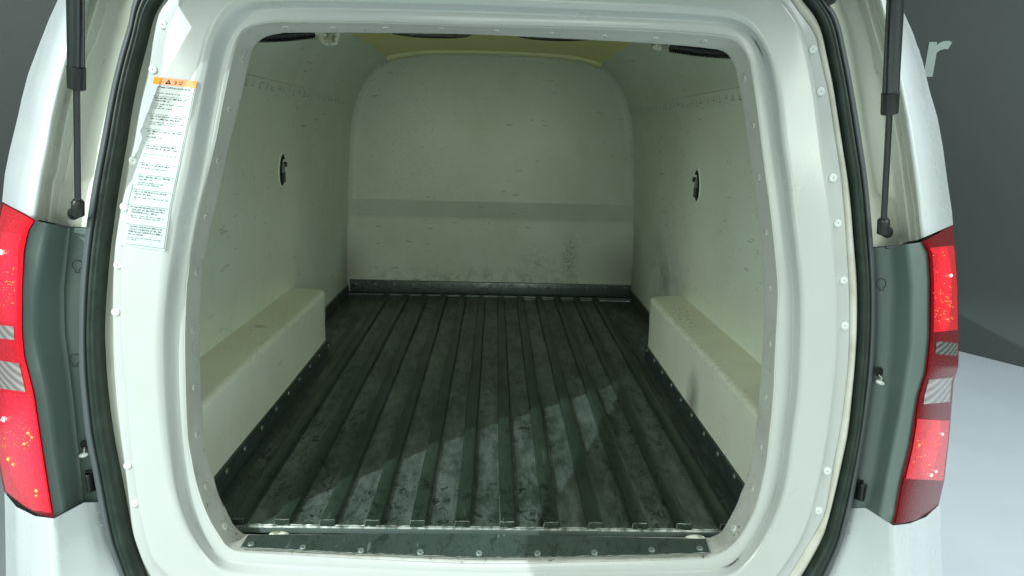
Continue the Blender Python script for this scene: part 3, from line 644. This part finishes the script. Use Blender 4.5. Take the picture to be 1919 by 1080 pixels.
# clip cut-outs, hole with dangling cap, rubber stop
def arc_mark(cx, cy, r, a, parent, mat='hole'):
    P = [at(cx+r*math.cos(t), cy+r*1.05*math.sin(t), a) for t in [R(140)+R(260)*k/24 for k in range(25)]]
    e = r*.45
    P = [at(cx-e, cy+r*1.55, a), at(cx-e, cy+r*.9, a)]+P+[at(cx+e, cy+r*.9, a), at(cx+e, cy+r*1.55, a), at(cx-e, cy+r*1.55, a)]
    tube('clip_outline', P, .0006, mat, parent, seg=5)
arc_mark(145, 496, 9, -.0865, garL); arc_mark(141, 674, 9, -.0865, garL); arc_mark(190, 971, 10, -.104, lowL, 'grime')
arc_mark(1651, 531, 9, -.098, garR); arc_mark(1588, 986, 10, -.092, lowR, 'grime')
def plug(px, py, a, parent, dx):
    c = at(px, py, a); vs = [at(px+9*math.cos(t), py+9*math.sin(t), a) for t in [2*math.pi*k/24 for k in range(24)]]
    mesh('hole', vs, [tuple(range(24))], 'hole', parent, smooth=False)
    q = at(px+dx, py+20, a-.006); bm = bmesh.new(); bmesh.ops.create_uvsphere(bm, u_segments=20, v_segments=10, radius=1)
    for v in bm.verts: v.co = Matrix.Rotation(R(18 if dx > 0 else -14), 3, 'Y') @ Vector((v.co.x*.0100, v.co.y*.006, v.co.z*.0048)) + q
    me = bpy.data.meshes.new('hole_cap'); bm.to_mesh(me); bm.free(); me.materials.append(M['rivet_w']); [setattr(p, 'use_smooth', True) for p in me.polygons]
    o = bpy.data.objects.new('hole_cap', me); C.objects.link(o); o.parent = parent
    tube('cap_tether', [c+Vector((0, -.002, -.006)), (c+q)/2+Vector((.002, -.004, 0)), q], .0011, 'rivet_w', parent, seg=6)
plug(159, 834, -.0875, garL, -2); plug(1647, 698, -.098, garR, 3)
def bump_stop(px, py, a, parent, w_=24, h_=40):
    p, q = at(px-w_/2, py-h_/2, a), at(px+w_/2, py+h_/2, a)
    box('stop_recess', (p.x, p.y-.001, q.z), (q.x, p.y+.004, p.z), 'hole', parent, .0015)
    rows = []
    for i in range(13):
        z = p.z-.003+(q.z-p.z+.006)*i/12; k = 1 if i % 2 else .84
        rows.append([Vector(((p.x+q.x)/2+(q.x-p.x)*.34*k*math.sin(t), (p.y)-.016*k*math.cos(t), z)) for t in [R(-90+180*j/12) for j in range(13)]])
    orient(grid('rubber_stop', rows, 'black', parent), (p.x, -4, p.z))
bump_stop(171, 903, -.090, garL); bump_stop(1612, 920, -.094, garR, 20, 38)
# small rubber stop above the seal, top right
tube('rubber_stop', [at(1556, -14, -.09), at(1556, -4, -.105), at(1556, 0, -.118)], [.012, .012, .008], 'black', br)

# ------------------------------------------------------------------ tail lamps
def lamp_unit(name, outer, inner, topv, botv, zones, label, edge):
    """outer/inner: x(v); topv/botv: v(s), s=0 at the outer silhouette, 1 at the inner edge"""
    def P(s, v, da=0):
        a = .035+(-.150-.035)*(1-(1-s)**2.0)
        return at(outer(v)+(inner(v)-outer(v))*s, v, a+da)
    rows = [[P(s, topv(s)+(botv(s)-topv(s))*t) for s in [k/16 for k in range(17)]] for t in [k/80 for k in range(81)]]
    root = orient(grid('tail_lamp', rows, 'red_edge', van), (0, -4, .4)); root['label'] = label
    for nm, mat, s0, s1, va, vb, sl, da in zones:
        rr = []
        for i in range(31):
            r_ = []
            for j in range(17):
                s = s0+(s1-s0)*j/16; a = max(va+sl*(s-.5), topv(s)+3); b = min(vb+sl*(s-.5), botv(s)-3)
                v = a+(b-a)*i/30; r_.append(P(s, v, da))
            rr.append(r_)
        orient(grid(nm, rr, mat, root), (0, -4, .4))
    return root, P
RO = vcurve([(421, 1785), (470, 1791), (540, 1796), (640, 1797), (690, 1796), (715, 1787), (820, 1779), (900, 1770), (957, 1757)])
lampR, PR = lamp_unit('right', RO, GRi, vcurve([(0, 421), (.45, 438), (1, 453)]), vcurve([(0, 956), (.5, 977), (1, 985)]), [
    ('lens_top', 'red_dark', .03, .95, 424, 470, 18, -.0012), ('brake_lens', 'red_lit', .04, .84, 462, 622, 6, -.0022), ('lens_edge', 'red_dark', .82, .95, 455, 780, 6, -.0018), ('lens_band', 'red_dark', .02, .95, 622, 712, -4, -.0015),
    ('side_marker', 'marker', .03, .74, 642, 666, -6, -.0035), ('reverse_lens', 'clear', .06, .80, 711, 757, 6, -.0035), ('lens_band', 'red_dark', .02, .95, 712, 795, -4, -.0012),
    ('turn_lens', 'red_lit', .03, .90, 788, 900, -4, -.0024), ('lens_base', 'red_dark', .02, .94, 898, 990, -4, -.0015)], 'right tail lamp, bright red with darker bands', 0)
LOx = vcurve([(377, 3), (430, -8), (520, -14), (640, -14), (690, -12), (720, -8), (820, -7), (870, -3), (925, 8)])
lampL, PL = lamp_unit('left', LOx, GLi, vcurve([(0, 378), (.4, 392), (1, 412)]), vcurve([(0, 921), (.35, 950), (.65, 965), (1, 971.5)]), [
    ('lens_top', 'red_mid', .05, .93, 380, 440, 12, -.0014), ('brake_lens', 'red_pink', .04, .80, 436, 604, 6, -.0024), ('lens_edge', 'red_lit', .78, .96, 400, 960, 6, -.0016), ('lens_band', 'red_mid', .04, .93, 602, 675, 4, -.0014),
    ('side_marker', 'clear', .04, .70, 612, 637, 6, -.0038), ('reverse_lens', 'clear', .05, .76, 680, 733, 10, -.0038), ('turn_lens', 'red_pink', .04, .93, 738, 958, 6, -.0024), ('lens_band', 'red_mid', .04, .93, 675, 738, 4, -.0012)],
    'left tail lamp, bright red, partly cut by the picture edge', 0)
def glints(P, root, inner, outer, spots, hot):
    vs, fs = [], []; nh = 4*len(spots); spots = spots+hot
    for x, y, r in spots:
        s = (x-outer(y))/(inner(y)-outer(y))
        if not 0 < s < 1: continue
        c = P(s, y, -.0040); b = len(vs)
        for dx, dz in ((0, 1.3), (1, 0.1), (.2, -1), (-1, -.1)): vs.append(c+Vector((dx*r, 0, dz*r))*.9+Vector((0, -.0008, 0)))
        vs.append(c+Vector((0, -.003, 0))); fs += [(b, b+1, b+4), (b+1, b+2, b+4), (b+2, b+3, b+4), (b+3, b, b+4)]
    mesh('glint_facets', vs, fs, 'glint', root, smooth=False, mats=['glinth'], fm=[0 if i < nh else 1 for i in range(len(fs))])  # painted sparkles: small glowing diamonds over the lens
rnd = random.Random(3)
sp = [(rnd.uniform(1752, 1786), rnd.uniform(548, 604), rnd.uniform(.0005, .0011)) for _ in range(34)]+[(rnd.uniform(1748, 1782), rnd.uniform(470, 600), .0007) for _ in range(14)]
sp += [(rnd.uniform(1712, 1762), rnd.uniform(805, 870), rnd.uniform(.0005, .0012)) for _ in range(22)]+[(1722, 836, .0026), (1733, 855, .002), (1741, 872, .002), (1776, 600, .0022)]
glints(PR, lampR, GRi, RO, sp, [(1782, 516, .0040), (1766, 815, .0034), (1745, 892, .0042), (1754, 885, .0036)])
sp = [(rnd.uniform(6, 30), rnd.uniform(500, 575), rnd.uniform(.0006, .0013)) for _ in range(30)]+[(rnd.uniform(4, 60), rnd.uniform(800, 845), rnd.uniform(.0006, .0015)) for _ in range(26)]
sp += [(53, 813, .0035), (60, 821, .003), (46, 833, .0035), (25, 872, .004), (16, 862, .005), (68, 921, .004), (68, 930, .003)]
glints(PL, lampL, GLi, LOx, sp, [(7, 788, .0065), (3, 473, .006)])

# ------------------------------------------------------------------ gas struts
def strut(pb, pc, pt, a_b, a_t, ball, parent=van):
    """pb socket foot, pc collar bottom, pt tube at the top of the picture"""
    B = at(*pb, a_b, 0); T = at(*pt, a_t, 0); d = T-B
    def onpx(v):                                # point of the axis seen at picture height v
        best = min(range(1001), key=lambda i: abs(540-1280*((B+d*i/1000-CAM).dot(UP))/((B+d*i/1000-CAM).dot(FW))-v)); return B+d*best/1000
    Cb, Cc = onpx(pc[0]), onpx(pc[1]); E = B+d*1.7
    root = tube('gas_strut', [Cc, Cc+d*.001, E], [.0126, .0130, .0130], 'strut', parent, seg=28)
    tube('collar', [Cb, Cb+d*.004, Cc, Cc+d*.002], [.0126, .0138, .0140, .0126], 'black', root, seg=28)
    Rb = onpx(pb[1]-24); tube('rod', [Rb, Cb+d*.01], .0053, 'strut', root, seg=18)
    u_ = d.normalized()
    tube('socket', [B-u_*.005, B-u_*.002, B+u_*.006, B+u_*.022, B+u_*.026], [.006, .0105, .0105, .0105, .008], 'black', root, seg=18)
    tube('ball_stud', [B+u_*.006, B+u_*.004+Vector((ball*.012, .004, -.002)), B+Vector((ball*.0155, .012, -.003)), B+Vector((ball*.016, .03, -.004))], [.007, .008, .010, .007], 'black', root, seg=14)
    return root
strut((146, 400), (166, 124), (142, 0), -.083, -.151, -1)
strut((1655, 434), (213, 173), (1678, 0), -.086, -.156, 1)

# ------------------------------------------------------------------ warning label
LT = [(143, 289.5), (205, 273), (266, 262), (324, 251), (380, 237), (459, 224.5)]; RTT = [(151.5, 369), (210, 358), (275, 344), (334, 332), (392, 320), (470, 309)]
def lab(s, t, lift=.0012):
    vl = 143+316*t; vr = 151.5+318.5*t; p = (lerpx(vl, LT), vl); q = (lerpx(vr, RTT), vr); x, y = p[0]+(q[0]-p[0])*s, p[1]+(q[1]-p[1])*s
    h = ftree.ray_cast(CAM, ray(x, y).normalized())[0]
    return h-ray(x, y).normalized()*lift
ftree = tree(frame)
rows = [[lab(s/10, t/60) for s in range(11)] for t in range(61)]
label = orient(grid('warning_label', rows, 'paper', frame), (0, -4, .5))
orient(grid('label_header', [[lab(s/10, t*.0415/3, .0018) for s in range(11)] for t in range(4)], 'orange', label), (0, -4, .5))
def strokes(name, rects, mat, lift):
    vs, fs = [], []
    for s0, t0, s1, t1 in rects:
        b = len(vs); vs += [lab(s0, t0, lift), lab(s1, t0, lift), lab(s1, t1, lift), lab(s0, t1, lift)]; fs.append((b, b+1, b+2, b+3))
    return orient(mesh(name, vs, fs, mat, label, smooth=False), (0, -4, .5))
lines = []
for t in (.108, .215, .304, .389, .503, .573, .661, .753, .867): lines += [(.03+.1*k, t, .13+.1*k-(.03 if k == 9 else 0), t+.0022) for k in range(10)][:10]
for k in range(50):
    a, b = .042+.945*k/50, .042+.945*(k+1)/50; lines += [(.03, a, .040, b), (.965, a, .975, b)]
lines += [(.03+.095*k, .985, .125+.095*k, .9872) for k in range(10)]
strokes('label_rules', [l for l in lines if l[2] <= .98], 'inkf', .0020)
def textrow(t, s0, s1, h, dens):
    out = []; s = s0
    while s < s1:
        for _ in range(rnd.choice((2, 3, 3, 4))):
            if s > s1: break
            w_ = .020; k = rnd.random()
            out += [(s, t, s+.0035, t+h)] if k < .5 else []
            out += [(s, t+h*rnd.choice((0, .4, .8)), s+w_*.8, t+h*rnd.choice((0, .4, .8))+h*.25)]
            if rnd.random() < dens: out += [(s+.002, t+h*.72, s+w_*.75, t+h)]
            if rnd.random() < dens: out += [(s+w_*.6, t, s+w_*.78, t+h)]
            s += w_+.004
        s += .018
    return out
bold, thin = [], []
secs = [(.047, [(1, .9), (1, .05)], [(1, .92), (1, .06)]), (.112, [(1, .92), (1, .45)], [(1, .9), (1, .25), (1, .55)]), (.219, [(1, .85), (1, .92)], [(1, .92), (1, .65)]), (.308, [(1, .92), (1, .2)], [(1, .5)]),
        (.393, [(1, .85), (1, .9), (1, .03)], [(1, .9), (1, .07)]), (.507, [(1, .8)], [(1, .75)]), (.577, [(1, .85), (1, .4)], [(1, .7), (1, .6)]), (.665, [(1, .85), (1, .45)], [(1, .92), (1, .08)]),
        (.757, [(1, .92), (1, .9), (1, .7)], [(1, .9), (1, .8)]), (.871, [(1, .9), (1, .9), (1, .92), (1, .45)], [(1, .9), (1, .25)])]
for t, bo, th in secs:
    tt = t+.004; bold.append((.075, tt+.003, .09, tt+.007))
    for i, (_, e) in enumerate(bo): bold += textrow(tt, .12 if i == 0 else .14, .10+e*.85, .0085, .75); tt += .0150
    tt += .006
    for i, (_, e) in enumerate(th): thin += textrow(tt, .13, .10+e*.85, .0065, .6); tt += .0120
strokes('label_text', bold, 'ink', .0022); strokes('label_text', thin, 'inkf', .0022)
def tri(c, r):                                 # warning triangle with its mark
    a = [lab(c, .008, .0026), lab(c+r, .035, .0026), lab(c-r, .035, .0026)]; b = [lab(c+.012, .020, .0029), lab(c+.008, .030, .0029), lab(c-.008, .030, .0029), lab(c-.012, .020, .0029)]
    orient(mesh('warning_symbol', a, [(0, 1, 2)], 'hole', label, smooth=False), (0, -4, .5)); orient(mesh('warning_symbol', b, [(0, 1, 2, 3)], 'orange', label, smooth=False), (0, -4, .5))
tri(.345, .062)
strokes('label_title', [(.47, .012, .53, .0145), (.525, .012, .535, .022), (.48, .022, .545, .0245), (.50, .0255, .53, .033), (.60, .010, .61, .022), (.61, .014, .64, .0165), (.66, .010, .668, .026), (.61, .026, .655, .033)], 'inko', .0026)

# ------------------------------------------------------------------ rest of the van (mostly outside the picture)
gate_r = []
for i in range(25):                            # open tailgate, hinged at the roof
    t = i/24; y = .06-1.19*t; hw = .63+.36*max(0, -y)
    gate_r.append([Vector((u*hw, y, 1.22-.07*t+.03*math.sin(math.pi*t)-.03*abs(u)**4)) for u in [k/16 for k in range(-16, 17)]])
gate = grid('tailgate', gate_r, 'white_paint', van, thick=.05)
sil = [at(Ls(v), v, .03) for v in range(-150, 378, 12)]+[at(LOx(v), v, .035) for v in range(380, 925, 12)]+[at(8, v, .03) for v in range(930, 1500, 60)]
sir = [at(Rs(v), v, .03) for v in range(-150, 420, 12)]+[at(RO(v), v, .035) for v in range(424, 955, 12)]+[at(1762, v, .03) for v in range(960, 1500, 60)]
prf = sil[::-1]+[Vector((x, .06, z)) for x, z in ((-.70, 1.27), (-.5, 1.31), (0, 1.33), (.5, 1.31), (.72, 1.28))]+sir
rr = [[Vector((p.x*(.996-.03*(i/24)), p.y+.002+2.6*i/24, p.z)) for p in prf] for i in range(25)]
bs_ = grid('body_shell', rr, 'white_paint', van)
hd = [[Vector((p.x, p.y, p.z)) for p in mixloop(LO, LO, 0, BF)], [Vector((p.x*1.02, p.y+.03, min(1.30, .46+(p.z-.46)*1.18))) for p in mixloop(LO, LO, 0, BF)]]
hv = []; top_i = [k for k in range(NP) if LO[k][1] > 1.02 and abs(LO[k][0]) < .70]
orient(grid('roof_header', [[row[k] for k in top_i] for row in hd], 'jamb_paint', van), (0, -4, .9))
bot_i = [k for k in range(NP) if LO[k][1] < -.13 and abs(LO[k][0]) < .80]
orient(grid('lower_panel', [[hd[0][k] for k in bot_i], [Vector((hd[0][k].x, hd[0][k].y-.03, min(hd[0][k].z, -.36))) for k in bot_i]], 'white_paint', van), (0, -4, -.2))
box('bumper', (-.96, -.20, -.52), (.96, .05, -.30), 'white_paint', van, .04)

# ------------------------------------------------------------------ studio
fl = mesh('ground', [(-9, -7, -.65), (9, -7, -.65), (9, 9, -.65), (-9, 9, -.65)], [(0, 1, 2, 3)], 'sfloor', smooth=False); fl['kind'] = 'structure'
pa, pb = atz(1800, 660, -.65), atz(1919, 690, -.65); dr = (pb-pa).normalized()
def wall(name, o_, d_, l0, l1, label_):
    n_ = Vector((d_.y, -d_.x, 0)); vs = []
    for q in (o_+d_*l0, o_+d_*l1):
        for k in (0, .12): vs += [q-n_*k, q-n_*k+Vector((0, 0, 3.2))]
    # order: q0f, q0f top, q0b, q0b top, q1...
    fs = [(0, 4, 5, 1), (2, 3, 7, 6), (1, 5, 7, 3), (0, 2, 6, 4), (0, 1, 3, 2), (4, 6, 7, 5)]
    o = mesh(name, vs, fs, 'wall', smooth=False); o['label'] = label_; o['category'] = 'wall'; return o
if dr.y > 0: dr = -dr
wR = wall('studio_wall', pa, dr, -3.2, 2.6, 'dark grey studio wall right of the van, carrying a pale italic letter')
corner = pa-dr*3.2; dl = Vector((-.72, -.70, 0)).normalized()
wL = wall('studio_wall', corner+Vector((-.02, .15, 0)), dl, 0, 9.0, 'plain dark grey studio wall left of the van, without lettering')
nW = Vector((dr.y, -dr.x, 0)); nW = nW if (CAM-pa).dot(nW) > 0 else -nW
def onwall(x, y, off=.004):
    d = ray(x, y); t = (pa+nW*off-CAM).dot(nW)/d.dot(nW); return CAM+d*t
def sign(name, pts, holes=None):
    vs = [onwall(x, y, .008) for x, y in pts]+[onwall(x, y, .001) for x, y in pts]; n_ = len(pts)
    fs = [tuple(range(n_))]+[(i, (i+1) % n_, n_+(i+1) % n_, n_+i) for i in range(n_)]
    return mesh(name, vs, fs, 'letter', wR, smooth=False)
sign('sign_letter', [(1741.5, 78), (1756.3, 78), (1755.5, 85), (1758.5, 81.5), (1763, 78.8), (1767, 77), (1771.9, 76), (1779.3, 76), (1784.4, 78.8), (1776.3, 92), (1771, 91.4), (1765.5, 92.4), (1760, 94.5), (1755.3, 98.5), (1747.4, 143.3), (1730.4, 143.3)])
def ell(cx, cy, rx, ry, n_=28, a0=0, a1=360): return [(cx+rx*math.cos(R(a0+(a1-a0)*k/n_))-.17*(ry*math.sin(R(a0+(a1-a0)*k/n_))), cy+ry*math.sin(R(a0+(a1-a0)*k/n_))) for k in range(n_+1)]
sign('sign_letter', ell(1700, 112, 24, 33, 40, -150, 150)+ell(1700, 112, 9, 18, 40, -150, 150)[::-1])
